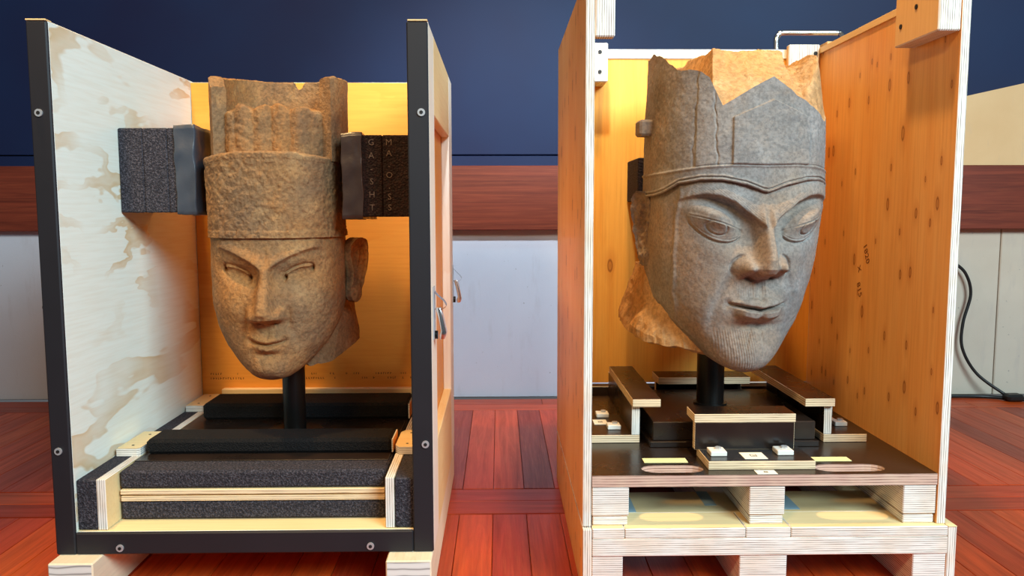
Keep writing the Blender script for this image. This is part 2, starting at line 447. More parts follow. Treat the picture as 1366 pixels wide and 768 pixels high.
# ------------------------------------------------------------------ left crate
X0, X1, YF, YB, Z0, ZT = -1.031, -.156, 1.80, 2.61, .108, 1.318
IX0, IX1 = -.988, -.201
lc = thing('packing_crate', 'plywood packing crate with black-edged open front, holding the brown stone head', 'crate', (-.594, 2.2, 0), 'open museum crates')
def side(xi, xo, sgn):
    """inner sheet plus outer frame of battens; sgn +1 = right-hand side"""
    a, b = (xi, xi+sgn*.020)
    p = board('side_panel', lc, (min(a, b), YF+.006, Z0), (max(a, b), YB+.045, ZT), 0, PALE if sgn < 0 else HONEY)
    c0, c1 = (b+sgn*.0005, xo)
    lo, hi = min(c0, c1), max(c0, c1)
    for (y0, y1, z0, z1) in ((YF+.006, YF+.15, Z0, ZT), (YB-.10, YB+.045, Z0, ZT)):
        box('batten', p, (lo, y0, z0), (hi, y1, z1), PALEB, .002)
    for (z0, z1) in ((Z0, .335), (1.13, ZT)):
        box('batten', p, (lo, YF+.151, z0), (hi, YB-.101, z1), BATTENY, .002)
    return p
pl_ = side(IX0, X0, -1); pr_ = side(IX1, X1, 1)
bp = board('back_panel', lc, (IX0+.0005, YB, Z0), (IX1-.0005, YB+.024, ZT-.005), 1, HONEY)
board('base_panel', lc, (IX0, YF+.006, Z0), (IX1, YB, .159), 2, BATTENX)
def strip(name, lo, hi):
    return box(name, lc, lo, hi, STRIP, .003, label='black rubber edge strip')
sl = strip('edge_strip', (X0, YF-.006, Z0), (IX0+.002, YF+.005, ZT-.002))
sr = strip('edge_strip', (IX1-.002, YF-.006, Z0), (X1, YF+.005, ZT-.002))
sb = strip('edge_strip', (IX0+.0025, YF-.006, Z0), (IX1-.0025, YF+.005, .160))
for s_, x in ((sl, (X0+IX0)/2), (sr, (X1+IX1)/2)):
    box('strip_cap', s_, (x-.022, YF-.006, ZT-.0015), (x+.022, YF+.02, ZT+.002), BATTENY, .001)
def screw(parent, x, z, y=YF-.006, r=.0085):
    bm = cyl_bm((x, y-.001, z), (0, -1, 0), r, .005, 20)
    o = finish(bm, 'screw', [STEEL], parent)
    finish(cyl_bm((x, y-.0022, z), (0, -1, 0), r*.5, .005, 6), 'hex_socket', [BLACKHOLE], o)
for s_, x, z in ((sl, -1.012, 1.118), (sl, -1.012, .355), (sb, -.883, .124), (sb, -.303, .124), (sr, -.172, 1.119), (sr, -.172, .366)):
    screw(s_, x, z)
def latch(parent, x, y, z, sg):
    """butterfly draw latch seen on edge: back plate, hooked lip, long folding bail"""
    pl = box('latch', parent, (min(x, x+sg*.003), y-.02, z-.06), (max(x, x+sg*.003), y+.02, z+.065), STEEL, .001, label='steel draw latch')
    pts = spline([(x+sg*.002, y, z+.055), (x+sg*.010, y, z+.045), (x+sg*.026, y, z+.030), (x+sg*.030, y, z+.018), (x+sg*.016, y, z+.010), (x+sg*.004, y, z+.012)], 6)
    bm = bmesh.new()
    prev = None
    for p in pts:
        a = bm.verts.new((p[0], y-.017, p[2])); b = bm.verts.new((p[0], y+.017, p[2]))
        if prev: bm.faces.new((prev[0], a, b, prev[1]))
        prev = (a, b)
    bmesh.ops.solidify(bm, geom=list(bm.faces), thickness=.006)
    finish(bm, 'hook', [CHROME], pl, True)
    lev = [(x+sg*.006, z+.014), (x+sg*.017, z+.016), (x+sg*.024, z-.010), (x+sg*.031, z-.044), (x+sg*.027, z-.058), (x+sg*.016, z-.060), (x+sg*.014, z-.050), (x+sg*.018, z-.040), (x+sg*.013, z-.012)]
    bm = poly_prism(lev, 1, y-.013, y+.013)
    bmesh.ops.recalc_face_normals(bm, faces=bm.faces)
    bmesh.ops.bevel(bm, geom=list(bm.edges), offset=.0016, segments=2, affect='EDGES', profile=.5)
    finish(bm, 'lever', [CHROME], pl, True)
    finish(cyl_bm((x+sg*.004, y, z-.050), (sg, 0, 0), .010, .012, 14), 'keeper', [DARKMETAL], pl)
latch(pr_, X1, 1.865, .660, 1); latch(pr_, X1, 2.625, .660, 1)
latch(pl_, X0, 1.865, .660, -1)
for x0, x1 in ((-1.027, -.925), (-.262, -.158)):
    board('skid', lc, (x0, YF-.052, 0), (x1, YB+.05, Z0-.0005), 1, ENDGRAIN, SKIDSIDE, .003)

board('light_block_skid', lc, (-.924, YB-.06, 0), (-.263, YB+.04, Z0-.001), 2, BATTENX, SKIDSIDE, .003)  # unseen board added to keep light from behind out from under the crate
board('back_lath', lc, (-.915, 2.583, .1595), (-.278, YB-.0005, .320), 1, BATTENX, EDGEW, .002)
# stamped lines along the foot of the back panel: two rows of small worn characters
bm = bmesh.new()
rs = random.Random(3)
for row, z in ((0, .366), (1, .351)):
    x = IX0+.03
    while x < IX1-.04:
        if rs.random() < .16: x += rs.uniform(.015, .05); continue
        wd = rs.uniform(.004, .007)
        bmx = box_bm((x, YB-.0004, z-.003), (x+wd*.35, YB+.0002, z+.003), 0)
        t = bpy.data.meshes.new('t'); bmx.to_mesh(t); bmx.free(); bm.from_mesh(t); bpy.data.meshes.remove(t)
        if rs.random() < .6:
            zz = z+rs.choice((-.0025, 0, .0022))
            bmx = box_bm((x, YB-.0004, zz-.0007), (x+wd*.8, YB+.0002, zz+.0007), 0)
            t = bpy.data.meshes.new('t'); bmx.to_mesh(t); bmx.free(); bm.from_mesh(t); bpy.data.meshes.remove(t)
        x += wd+.0025
finish(bm, 'stamped_print', [INKBR], bp, kind='stuff')

# side liners (foam strip + ply board + screwed tabs)
for sg, lab in ((-1, 'foam and plywood side liner on the left inside the black-edged crate'), (1, 'foam and plywood side liner on the right inside the black-edged crate')):
    xo = IX0+.001 if sg < 0 else IX1-.001
    xf = xo-sg*.046; xp = xf-sg*.022
    t = thing('side_liner', lab, 'liner', ((xo+xp)/2, 2.2, .16), 'crate side liners')
    box('foam_strip', t, (min(xo, xf), 1.812, .160), (max(xo, xf), 2.605, .280), FOAM, .003)
    board('liner_board', t, (min(xf, xp)+.0003, 1.812, .160), (max(xf, xp)-.0003, 2.605, .281), 0, BATTENX, EDGE[0])
    xi = xp
    def tab(y0, y1, name='corner_tab'):
        xs = sorted((xo-sg*.010, xi))
        c = .02
        a, b = (xs[0], xs[1])
        if sg < 0: pts = [(a, y0), (b-c*.4, y0), (b, y0+c*.4), (b, y1-c*.4), (b-c*.4, y1), (a, y1)]
        else: pts = [(b, y0), (b, y1), (a+c*.6, y1), (a, y1-c), (a, y0+c), (a+c*.6, y0)]
        bm = poly_prism(pts, 2, .2815, .301)
        bmesh.ops.recalc_face_normals(bm, faces=bm.faces)
        for f in bm.faces: f.material_index = 0 if abs(f.normal.z) > .8 else 1
        o = finish(bm, name, [BATTENX, EDGE[2]], t)
        for yy in (y0+.03, y1-.03):
            finish(cyl_bm(((a+b)/2+.0, yy, .3012), (0, 0, 1), .0035, .001, 10), 'screw', [BLACKHOLE], o)
    tab(1.99, 2.15); tab(2.44, 2.60)

tr_ = thing('cradle_tray', 'black foam and plywood sandwich tray lying across the black-edged crate', 'tray', (-.597, 2.2, .16))
A0, A1 = -.916, -.277
for z0, z1 in ((.160, .2065), (.2365, .281)):
    box('foam_layer', tr_, (A0, 1.872, z0), (A1, 2.58, z1), FOAM, .006)
board('plywood_layer', tr_, (A0+.003, 1.870, .207), (A1-.003, 2.58, .2195), 2, BATTENX, EDGEW)
board('plywood_layer', tr_, (A0+.003, 1.868, .2235), (A1-.003, 2.58, .236), 2, BATTENX, EDGEW)
box('rubber_mat', tr_, (A0+.004, 1.945, .2812), (A1-.004, 2.57, .2835), FILM, .0008)
for y0, y1, x0, x1, z1, lab in ((1.995, 2.10, -.905, -.275, .322, 'black padded bar across the front of the brown head'), (2.33, 2.47, -.884, -.270, .333, 'black padded bar behind the post of the brown head')):
    t = thing('padded_bar', lab, 'bar', ((x0+x1)/2, (y0+y1)/2, .2838), 'padded cross bars')
    box('pad', t, (x0, y0, .2838), (x1-.004, y1, z1), FOAMDK, .008)
    board('end_plate', t, (x1-.004, y0+.004, .2838), (x1, y1-.004, z1-.004), 0, HONEY, EDGE[2])
# brown head's post
mp = thing('mounting_post', 'dark metal post carrying the brown stone head', 'post', (-.577, 2.2, .2838), 'mounting posts')
finish(cyl_bm((-.577, 2.2, .396), (0, 0, 1), .031, .224, 40), 'tube', [DARKMETAL], mp, False)
finish(cyl_bm((-.577, 2.2, .2875), (0, 0, 1), .075, .007, 48), 'base_flange', [DARKMETAL], mp)
# foam pads clamping the brown head
def padblock(name, lab, x0, x1, y0, y1, z0, z1, fm, tm, tape_side, tw, layers):
    t = thing(name, lab, 'foam pad', ((x0+x1)/2, (y0+y1)/2, z0), 'clamping foam pads')
    if tape_side > 0: fx0, fx1, tx0, tx1 = x0, x1-.004, x1-tw, x1
    else: fx0, fx1, tx0, tx1 = x0+.004, x1, x0, x0+tw
    n = layers
    for k in range(n):
        a = fx0+(fx1-fx0)*k/n; b = fx0+(fx1-fx0)*(k+1)/n
        box('foam_layer', t, (a+.0002, y0, z0), (b-.0002, y1, z1), fm, .003)
    # tape sleeve, slightly crumpled
    bm = box_bm((tx0-(.004 if tape_side < 0 else 0), y0-.006, z0-.006), (tx1+(.004 if tape_side > 0 else 0), y1+.006, z1+.006), 0)
    bmesh.ops.subdivide_edges(bm, edges=list(bm.edges), cuts=19, use_grid_fill=True)
    for v in bm.verts:
        q = v.co; k = .0030
        v.co += mnoise.noise_vector(Vector((q.x*22, q.y*22, q.z*22)))*.0040+mnoise.noise_vector(q*70)*.0012
    finish(bm, 'tape', [tm], t, True, label='wrinkled tape sleeve')
    return t
padblock('foam_pad', 'charcoal foam block with grey tape left of the tall crown', IX0+.001, -.794, 2.10, 2.30, .899, 1.117, FOAM, TAPE, 1, .045, 3)
fp2 = padblock('foam_pad', 'rough brown-black foam block with tape and chalk letters, right of the crown', -.396, IX1-.001, 2.05, 2.27, .887, 1.094, FOAMBR, TAPEB, -1, .048, 2)
RX = Matrix.Rotation(PI/2, 3, 'X').to_quaternion()
for x, word in ((-.325, 'GA-SHT'), (-.280, 'MA.O.SS')):
    n = len(word)
    for k, ch in enumerate(word):
        text_mesh('chalk_letter', fp2, ch, (x, 2.0493, 1.075-k*.165/(n-1)), RX, .022, CHALK, .0003)

# ------------------------------------------------------------------ right crate
RX0, RX1, RI0, RI1, RT = .193, 1.051, .213, 1.031, 1.420
rc = thing('packing_crate', 'taller knotty plywood crate on ply runners, holding the grey stone head', 'crate', (.622, 2.2, 0), 'open museum crates')
board('side_panel', rc, (RX0, YF, .164), (RI0, YB+.02, RT), 0, KNOT)
rp = board('side_panel', rc, (RI1, YF, .164), (RX1, YB+.02, RT), 0, KNOT)
bk = board('back_panel', rc, (RI0+.0005, YB, .33), (RI1-.0005, YB+.02, RT-.005), 1, KNOT2)
box('top_batten', bk, (RI0+.05, YB-.004, RT-.032), (RI1-.10, YB-.0002, RT-.003), PALE, .001)
box('top_batten', rp, (RI1-.005, YF+.20, RT-.020), (RI1-.0003, YB-.001, RT-.001), BATTENY, .001)
def corner_block(lo, hi, scr):
    b = board('corner_block', rc, lo, hi, 0, BATTEN, EDGE[0], .003)
    for c, ax in scr: finish(cyl_bm(c, ax, .006, .003, 14), 'screw', [BLACKHOLE], b)
corner_block((RI0+.0005, YF+.002, 1.285), (RI0+.045, YF+.03, RT+.02), [((RI0+.022, YF+.001, 1.375), (0, -1, 0))])
corner_block((RI1-.052, YF+.002, 1.300), (RI1-.0005, YF+.20, RT+.02), [((RI1-.0525, 1.90, 1.375), (-1, 0, 0)), ((RI1-.0525, 1.97, 1.345), (-1, 0, 0)), ((RI1-.025, YF+.001, 1.376), (0, -1, 0))])
corner_block((RI0+.0005, YB-.10, 1.30), (RI0+.125, YB-.0005, 1.418), [((RI0+.10, YB-.1005, 1.39), (0, -1, 0)), ((RI0+.10, YB-.1005, 1.33), (0, -1, 0))])
corner_block((RI1-.105, YB-.030, 1.30), (RI1-.006, YB-.0045, 1.428), [((RI1-.02, YB-.031, 1.40), (0, -1, 0))])
# grab handle fixed to the outside of the back panel
q = spline([(.915, YB+.022, 1.36), (.915, YB+.06, 1.36), (.915, YB+.062, 1.43), (.915, YB+.062, 1.462), (.922, YB+.062, 1.477), (.937, YB+.062, 1.484), (1.02, YB+.062, 1.484), (1.112, YB+.062, 1.484), (1.126, YB+.055, 1.478), (1.130, YB+.048, 1.46), (1.130, YB+.045, 1.44)], 8)
box('handle_bracket', rc, (1.0515, YB-.02, 1.40), (1.145, YB+.06, 1.44), BATTEN, .002)
finish(tube_bm(q, .0095, 14), 'handle', [CHROME], rc, True, label='chrome tube handle')
# base frame: side boards, front rail of laminated pieces, cross runners
board('base_side', rc, (RX0-.0005, YF-.012, 0), (RX0+.0205, YB+.02, .1605), 0, KNOT)
board('base_side', rc, (RX1+.001, YF-.012, .0), (RX1+.022, YB+.02, .1605), 0, KNOT)
RZ0, RZ1 = .096, .1635
board('front_rail', rc, (RX0+.021, YF-.014, RZ0), (RX1+.0005, YF+.085, .1385), 2, BATTENX, EDGE[2], .002)
xs = [RX0+.021, .290, .574, .680, RX1+.0005]
for a, b in zip(xs[:-1], xs[1:]):
    board('rail_plank', rc, (a+.0006, YF-.014, .139), (b-.0006, YF+.085, RZ1), 2, BATTENX, EDGE[2], .002)
board('base_board', rc, (RX0+.021, YF+.086, .139), (RX1+.0005, 2.03, .1625), 2, BATTENX)
box('rail_cap', rc, (RX1+.001, YF-.014, .161), (RX1+.022, YF+.085, .1635), BATTENX, .001)
for x0, x1 in ((RX0+.021, .287), (.562, .674), (.973, RX1+.0005)):
    board('runner', rc, (x0, YF-.010, 0), (x1, YB, RZ0-.0005), 2, BATTENX, EDGE[2], .002)
board('light_block_rail', rc, (RX0+.021, YB+.0005, 0), (RX1+.0005, YB+.019, .163), 1, BATTENX)  # added out of view to stop rear light reaching beneath the base
for x0, x1, y0 in ((.304, .335, 1.89), (.515, .545, 1.93), (.680, .745, 1.90)):
    box('paint_patch', rc, (x0, y0, .1626), (x1, y0+.10, .1632), BLUEPAINT, .0002)
# handwriting on the right-hand wall
RZ_ = Matrix.Rotation(-PI/2, 3, 'Z') @ Matrix.Rotation(PI/2, 3, 'X')
for body, y, z, sz in (('1820', 2.215, .78, .030), ('X', 2.255, .735, .026), ('815', 2.25, .675, .030)):
    R_ = RZ_ @ Matrix.Rotation(-1.15, 3, 'Z')
    text_mesh('handwriting', rp, body, (RI1-.0004, y, z), R_.to_quaternion(), sz, INKBR, .0003)
# ------------------------------------------------------------------ pallet deck
pd = thing('pallet_deck', 'black-topped plywood pallet with hand slots inside the taller crate', 'pallet', (.622, 2.2, .164))
def stadium(x0, x1, y0, y1, n=8):
    rr = (y1-y0)/2; cy = (y0+y1)/2; L = rr*1.35
    return [(x1-L+L*math.cos(a), cy+rr*math.sin(a)) for a in np.linspace(-PI/2, PI/2, n)]+[(x0+L+L*math.cos(a), cy+rr*math.sin(a)) for a in np.linspace(PI/2, 3*PI/2, n)]
DX0, DX1 = RI0+.002, RI1-.002
bm = prism_holes([(DX0, YF+.002), (DX1, YF+.002), (DX1, YB-.002), (DX0, YB-.002)], [stadium(.338, .488, 1.822, 1.876), stadium(.755, .925, 1.822, 1.876)], .2575, .285)
bmesh.ops.recalc_face_normals(bm, faces=bm.faces)
for f in bm.faces: f.material_index = 0 if abs(f.normal.z) > .8 else 1
finish(bm, 'deck', [FILM, EDGEPINK], pd)
box('back_rail', pd, (DX0, YB-.050, .2853), (DX1, YB-.003, .328), FILM, .002)
for x0, x1 in ((DX0, .302), (.586, .670), (.951, DX1)):
    board('runner', pd, (x0, YF+.004, .187), (x1, YB-.01, .257), 2, BATTENY, EDGE[2], .002)
    board('runner_foot', pd, (x0+.002, YF+.006, .164), (x1-.003, YB-.02, .1845), 2, BATTENY, EDGE[2], .002)
# hardware blocks bolted to the deck: Z-shaped brackets of black-faced ply
def bracket(lab, parts):
    (lo, hi, th) = parts[0][1]
    t = thing('support_bracket', lab, 'bracket', ((lo[0]+hi[0])/2, (lo[1]+hi[1])/2, lo[2]), 'black-faced plywood brackets')
    for nm, (lo, hi, th) in parts: board(nm, t, lo, hi, th, FILM, EDGEW if th != 0 else EDGE[0], .001)
    return t
zt = .2855
bl = bracket('z-shaped black plywood bracket by the left wall of the taller crate', [('base_board', ((.222, 2.065, zt), (.372, 2.52, .3065), 2)), ('upright', ((.3505, 2.066, .3068), (.372, 2.52, .3855), 0)), ('top_board', ((.350, 2.050, .3858), (.424, 2.50, .407), 2))])
br = bracket('z-shaped black plywood bracket by the right wall of the taller crate', [('base_board', ((.8635, 2.060, zt), (.980, 2.52, .3065), 2)), ('upright', ((.8635, 2.061, .3068), (.885, 2.52, .3855), 0)), ('top_board', ((.806, 2.045, .3858), (.885, 2.50, .407), 2))])
bf_ = bracket('stepped black plywood bracket at the front below the grey chin', [('base_board', ((.497, 1.838, zt), (.754, 1.955, .3062), 2)), ('upright', ((.486, 1.932, .3064), (.736, 1.953, .3755), 1)), ('top_board', ((.484, 1.930, .3757), (.738, 2.012, .397), 2))])
bb_ = bracket('black plywood bracket against the back wall behind the grey head', [('base_board', ((.50, 2.44, zt), (.775, 2.555, .3062), 2)), ('upright', ((.50, 2.50, .3064), (.775, 2.52, .3645), 1)), ('top_board', ((.492, 2.42, .3647), (.778, 2.52, .386), 2))])
pn = thing('central_plinth', 'low black stepped plinth under the post of the grey head', 'plinth', (.616, 2.22, zt))
box('plinth_foot', pn, (.391, 2.020, zt), (.836, 2.415, .301), FILM, .0015)
box('plinth_block', pn, (.400, 2.030, .3013), (.828, 2.410, .351), FILM, .002)
mp2 = thing('mounting_post', 'black metal post carrying the grey stone head', 'post', (.604, 2.235, .3513), 'mounting posts')
finish(cyl_bm((.604, 2.235, .455), (0, 0, 1), .0385, .207, 40), 'tube', [DARKMETAL], mp2)
finish(cyl_bm((.604, 2.235, .3535), (0, 0, 1), .047, .004, 40), 'weld_ring', [DARKMETAL], mp2)
# white nut pads and printed labels
def nutpad(lab, x, y, z, s=.034):
    t = thing('nut_pad', lab, 'pad', (x, y, z), 'white plastic nut pads')
    box('pad', t, (x-s/2, y-s/2, z), (x+s/2, y+s/2, z+.012), WHITEP, .0015)
    bm = cyl_bm((x+.004, y+.004, z+.0145), (0, 0, 1), .008, .005, 6)
    finish(bm, 'nut', [STEEL], t)
def label_tag(lab, x, y, z, wx, wy, mat=PAPER, mark=True, name='printed_label'):
    t = thing(name, lab, 'label', (x, y, z), 'paper labels')
    box('paper', t, (x-wx/2, y-wy/2, z), (x+wx/2, y+wy/2, z+.0012), mat, .0002)
    if mark:
        s, th = min(wx, wy)*.16, .0018
        bm = prism_holes([(x-s, y-s), (x+s, y-s), (x+s, y+s), (x-s, y+s)], [[(x-s+th, y-s+th), (x+s-th, y-s+th), (x+s-th, y+s-th), (x-s+th, y+s-th)]], z+.0013, z+.0016)
        finish(bm, 'square_mark', [INK], t)
        box('square_mark', t, (x-s*.4, y-s*.5, z+.0013), (x+s*.5, y-s*.2, z+.0016), INK, 0)
    return t
nutpad('white nut pad on the front bracket, left of its paper label', .532, 1.895, .3064, .040)
nutpad('white nut pad on the front bracket, right of its paper label', .697, 1.900, .3064, .040)
label_tag('white paper label with square mark on the front bracket', .6165, 1.878, .3064, .056, .05)
label_tag('white paper label with square mark on the deck edge in front', .628, 1.818, .2852, .048, .028)
nutpad('white nut pad on the left z-shaped bracket, farther one', .297, 2.262, .3067, .036)
nutpad('white nut pad on the left z-shaped bracket, nearer one', .312, 2.135, .3067, .036)
label_tag('small paper label between the nut pads on the left bracket', .283, 2.195, .3067, .038, .05)
nutpad('white nut pad on the right z-shaped bracket', .945, 2.155, .3067, .034)
label_tag('small paper label on the right bracket behind its nut pad', .940, 2.235, .3067, .036, .06)
label_tag('cream printed strip label behind the left hand slot', .408, 1.912, .2852, .108, .034, PAPERY, False, 'strip_label')
label_tag('cream printed strip label behind the right hand slot', .812, 1.914, .2852, .112, .032, PAPERY, False, 'strip_label')
# dark pad behind the grey head against the back wall
t = thing('foam_pad', 'small dark foam pad wedged behind the ear of the grey head', 'foam pad', (.46, 2.50, .93), 'clamping foam pads')
box('pad', t, (.418, 2.41, .930), (.52, YB-.001, 1.060), FOAMBR, .003)

# ------------------------------------------------------------------ carved heads
def G(v, s): return np.exp(-(v/s)**2)
def sst(a, b, v):
    t = np.clip((v-a)/(b-a), 0, 1); return t*t*(3-2*t)
def _h(ix, iy, iz, seed):
    n = (ix*374761393+iy*668265263+iz*2147483647+seed*1274126177) & 0xffffffff
    n = ((n ^ (n >> 13))*1274126177) & 0xffffffff
    return ((n ^ (n >> 16)) & 0xffff)/65535.0
def vnoise(P, scale, seed=0):
    Q = P*scale; I = np.floor(Q).astype(np.int64); Fr = Q-I; Fr = Fr*Fr*(3-2*Fr)
    x, y, z = I[..., 0], I[..., 1], I[..., 2]; fx, fy, fz = Fr[..., 0], Fr[..., 1], Fr[..., 2]
    r = 0
    for dx in (0, 1):
        for dy in (0, 1):
            for dz in (0, 1):
                r = r+_h(x+dx, y+dy, z+dz, seed)*(fx if dx else 1-fx)*(fy if dy else 1-fy)*(fz if dz else 1-fz)
    return r*2-1
def fbm(P, scale, oct=4, seed=0):
    r = 0; a = 1.0
    for k in range(oct): r = r+a*vnoise(P, scale*2**k, seed+k); a *= .5
    return r
def table(keys):
    """smooth interpolation of profile keys (z, a, yc, bf, bb)"""
    K = np.array(keys, float); z = np.linspace(K[0, 0], K[-1, 0], 600); dz = z[1]-z[0]
    out = []
    sg = int(max(1, .006/dz)); ker = np.exp(-np.linspace(-2, 2, 4*sg+1)**2); ker /= ker.sum()
    for c in range(1, K.shape[1]):
        v = np.interp(z, K[:, 0], K[:, c]); p = 2*sg
        vp = np.concatenate([2*v[0]-v[p:0:-1], v, 2*v[-1]-v[-2:-p-2:-1]])
        out.append(np.convolve(vp, ker, 'valid'))
    return z, out
def section(theta, a, yc, bf, bb, n):
    s, c = np.sin(theta), np.cos(theta)
    b = np.where(c > 0, bf, bb)
    rr = (np.abs(s)**n+np.abs(c)**n)**(-1.0/n)
    return a*rr*s, yc+b*rr*c
def grid_mesh(name, V, mats, parent, wrap=True, cap0=False, cap1=False, zbase=0., smooth=True, label=None, matfun=None):
    """V (rows, cols, 3) in head axes x right, f forward, z up"""
    R_, C_ = V.shape[:2]
    P = V.reshape(-1, 3).copy(); P = np.stack([P[:, 0], -P[:, 1], P[:, 2]-zbase], 1)
    i = np.arange(R_-1)[:, None]*C_; cN = C_ if wrap else C_-1
    j = np.arange(cN)[None, :]; j2 = (j+1) % C_
    Fq = np.stack([i+j, i+j2, i+C_+j2, i+C_+j], -1).reshape(-1, 4)
    verts = P.tolist(); faces = Fq.tolist()
    if cap0:
        verts.append(P[:C_].mean(0).tolist()); k = len(verts)-1
        faces += [[(q+1) % C_, q, k] for q in range(C_)]
    if cap1:
        o = (R_-1)*C_; verts.append(P[o:o+C_].mean(0).tolist()); k = len(verts)-1
        faces += [[o+q, o+(q+1) % C_, k] for q in range(C_)]
    me = bpy.data.meshes.new(name); me.from_pydata(verts, [], faces)
    for m in mats: me.materials.append(m)
    if smooth: me.polygons.foreach_set('use_smooth', [True]*len(me.polygons))
    me.update()
    o = bpy.data.objects.new(name, me); COL.objects.link(o); o.parent = parent
    if label: o['label'] = label
    return o
def thetas(n, k=.5):
    t = np.linspace(-PI, PI, n, endpoint=False); return t-k*np.sin(t)

def base_surface(keys, n, rows, cols, zc=None):
    z, (a, yc, bf, bb) = table(keys)
    zz = np.linspace(z[0], z[-1], rows) if zc is None else zc
    A, Y, BF, BB = (np.interp(zz, z, q)[:, None] for q in (a, yc, bf, bb))
    th = thetas(cols)[None, :]
    x, f = section(th, np.maximum(A, .002), Y, np.maximum(BF, .002), np.maximum(BB, .002), n)
    return x, f, np.repeat(zz[:, None], cols, 1), np.repeat(th, rows, 0)

# ---- brown head -----------------------------------------------------
HX, HY, HZ = -.603, 2.20, .463
ha = thing('stone_head', 'brown stone head with tall fluted crown in the black-edged crate', 'sculpture', (HX, HY, HZ), 'carved stone heads', rz=math.radians(4.5))
K1 = [(.463, .004, .125, .02, .03), (.468, .040, .12, .050, .07), (.478, .056, .11, .075, .11), (.492, .075, .095, .098, .14), (.517, .103, .06, .137, .17), (.555, .136, .028, .172, .19), (.60, .160, .0, .203, .19), (.66, .172, 0, .206, .2), (.74, .175, 0, .206, .2), (.86, .174, 0, .204, .2)]
def face_a(x, z):
    s = np.abs(x); D = np.zeros_like(x)
    bz = np.interp(s, [.0, .014, .035, .06, .09, .115, .14], [.756, .762, .777, .791, .804, .812, .812])
    v = z-bz
    bm_ = sst(.006, .02, s)*(1-sst(.118, .140, s))
    D += .0125*np.exp(-np.where(v > 0, v/.020, v/.006)**2)*bm_
    D += .005*G(s-.024, .012)*G(z-.774, .012)                      # frown knots
    D -= .003*G(x, .006)*G(z-.785, .016)
    # sockets
    D -= .034*G(s-.064, .046)*np.exp(-((z-.744-.25*(s-.07))/.022)**2)*sst(.004, -.008, v)
    # eyes
    u_ = s-.076; vv = z-.7455-.34*u_
    e = np.clip(1-(u_/.035)**2, 0, 1)
    vu, vl = .0090*e**.8, -.0120*e**.9
    ins = sst(-.001, .002, vu-vv)*sst(-.001, .002, vv-vl)*(e > 0)
    D += ins*(.013*np.sqrt(np.clip(1-(u_/.037)**2-(vv/.018)**2, 0, 1))-.0075)
    D += .0075*G(vv-vu-.0030, .0036)*sst(0, .25, e)
    D += .0035*G(vv-vl+.003, .0038)*sst(0, .25, e)
    D -= .0035*G(vv-vu-.010, .003)*sst(0, .3, e)
    for uu, dz in ((-.033, -.002), (.033, 0.0)): D -= .022*G(u_-uu, .0042)*G(vv-dz, .0085)
    # nose
    hN = np.interp(z, [.612, .6205, .6275, .634, .648, .668, .70, .735, .762, .785, .815], [0, .004, .040, .062, .071, .066, .052, .034, .020, .008, 0])
    wN = np.interp(z, [.62, .645, .70, .75, .79], [.0275, .0260, .0195, .0160, .020])
    D += hN*(.84*np.exp(-(s/wN)**3.6)+.16*G(s, wN*2.3))
    D += .031*np.exp(-((s-.034)/.0130)**2-(np.where(z > .637, (z-.637)/.019, (z-.637)/.010))**2)
    D -= .009*G(s-.021, .007)*G(z-.6215, .0045)
    D -= .0100*G(s-.052, .009)*G(z-.642, .022)
    # cheeks, folds, muzzle
    D += .010*G(s-.092, .042)*G(z-.668, .050)
    fx = np.interp(z, [.55, .58, .61, .64], [.078, .068, .056, .046])
    D -= .0045*G(s-fx, .010)*sst(.545, .575, z)*(1-sst(.63, .65, z))
    D += .010*G(x, .050)*G(z-.575, .038)
    zm = .5655+4.6*np.minimum(s, .056)**2-.0016*G(x, .007)
    mk = 1-sst(.036, .048, s)
    D -= .0110*G(z-zm, .0042)*mk
    D += .0065*G(z-zm-.0095, .0072)*np.exp(-(s/.036)**4)
    D += .0110*G(z-zm+.0115, .0085)*np.exp(-(s/.028)**4)
    D -= .0070*G(z-.5395, .0075)*G(x, .034)
    D -= .006*G(s-.045, .008)*G(z-.575, .008)
    D -= .0022*G(x, .0070)*G(z-.598, .014)
    D += .014*G(x, .042)*G(z-.503, .028)
    return D
x, f, z, th = base_surface(K1, 2.25, 330, 440)
wf = sst(.02, .38, np.cos(th))
f = f+face_a(x, z)*wf
z = z+.075*sst(.10, -.16, f)*(1-sst(.463, .66, z))                 # jaw line climbs towards the broken neck
V = np.stack([x, f, z], -1)
nv = fbm(V, 60, 4, 3)*.0011+fbm(V, 18, 3, 8)*.0014
x = x+nv*np.sin(th); f = f+nv*np.cos(th)
V = np.stack([x, f, z], -1)
grid_mesh('face', V, [STONE_A], ha, True, True, True, HZ)
# cap above the brow
ztc = 1.050
rowsz = np.concatenate([[.8335, .8335, .835], np.linspace(.837, ztc-.006, 120), [ztc-.003, ztc-.001, ztc, ztc, ztc]])
off = np.concatenate([[-.012, .000, .0035], np.zeros(120), [-.002, -.004, -.008, -.04, -.09]])
th = thetas(360)[None, :]
A = np.interp(rowsz, [.83, .95, 1.05], [.1760, .1775, .1800])[:, None]; B = np.interp(rowsz, [.83, .95, 1.05], [.209, .214, .219])[:, None]
o_ = off.copy(); o_[3:123] += .0022*(1-sst(.850, .854, rowsz[3:123]))+.0012*sst(1.030, 1.034, rowsz[3:123])
x, f = section(th, A+o_[:, None], 0, B+o_[:, None], B-.012+o_[:, None], 2.35)
z = np.repeat(rowsz[:, None], 360, 1)
z = z-.010*sst(.05, .17, np.abs(x))*sst(.95, 1.05, z)+.006*np.cos(th)*0
V = np.stack([x, f, z], -1); nv = fbm(V, 85, 4, 5)*.0024+fbm(V, 16, 3, 9)*.0012
x = x+nv*np.sin(th); f = f+nv*np.cos(th); z = z+nv*.25
grid_mesh('cap', np.stack([x, f, z], -1), [STONE_A], ha, True, False, True, HZ)
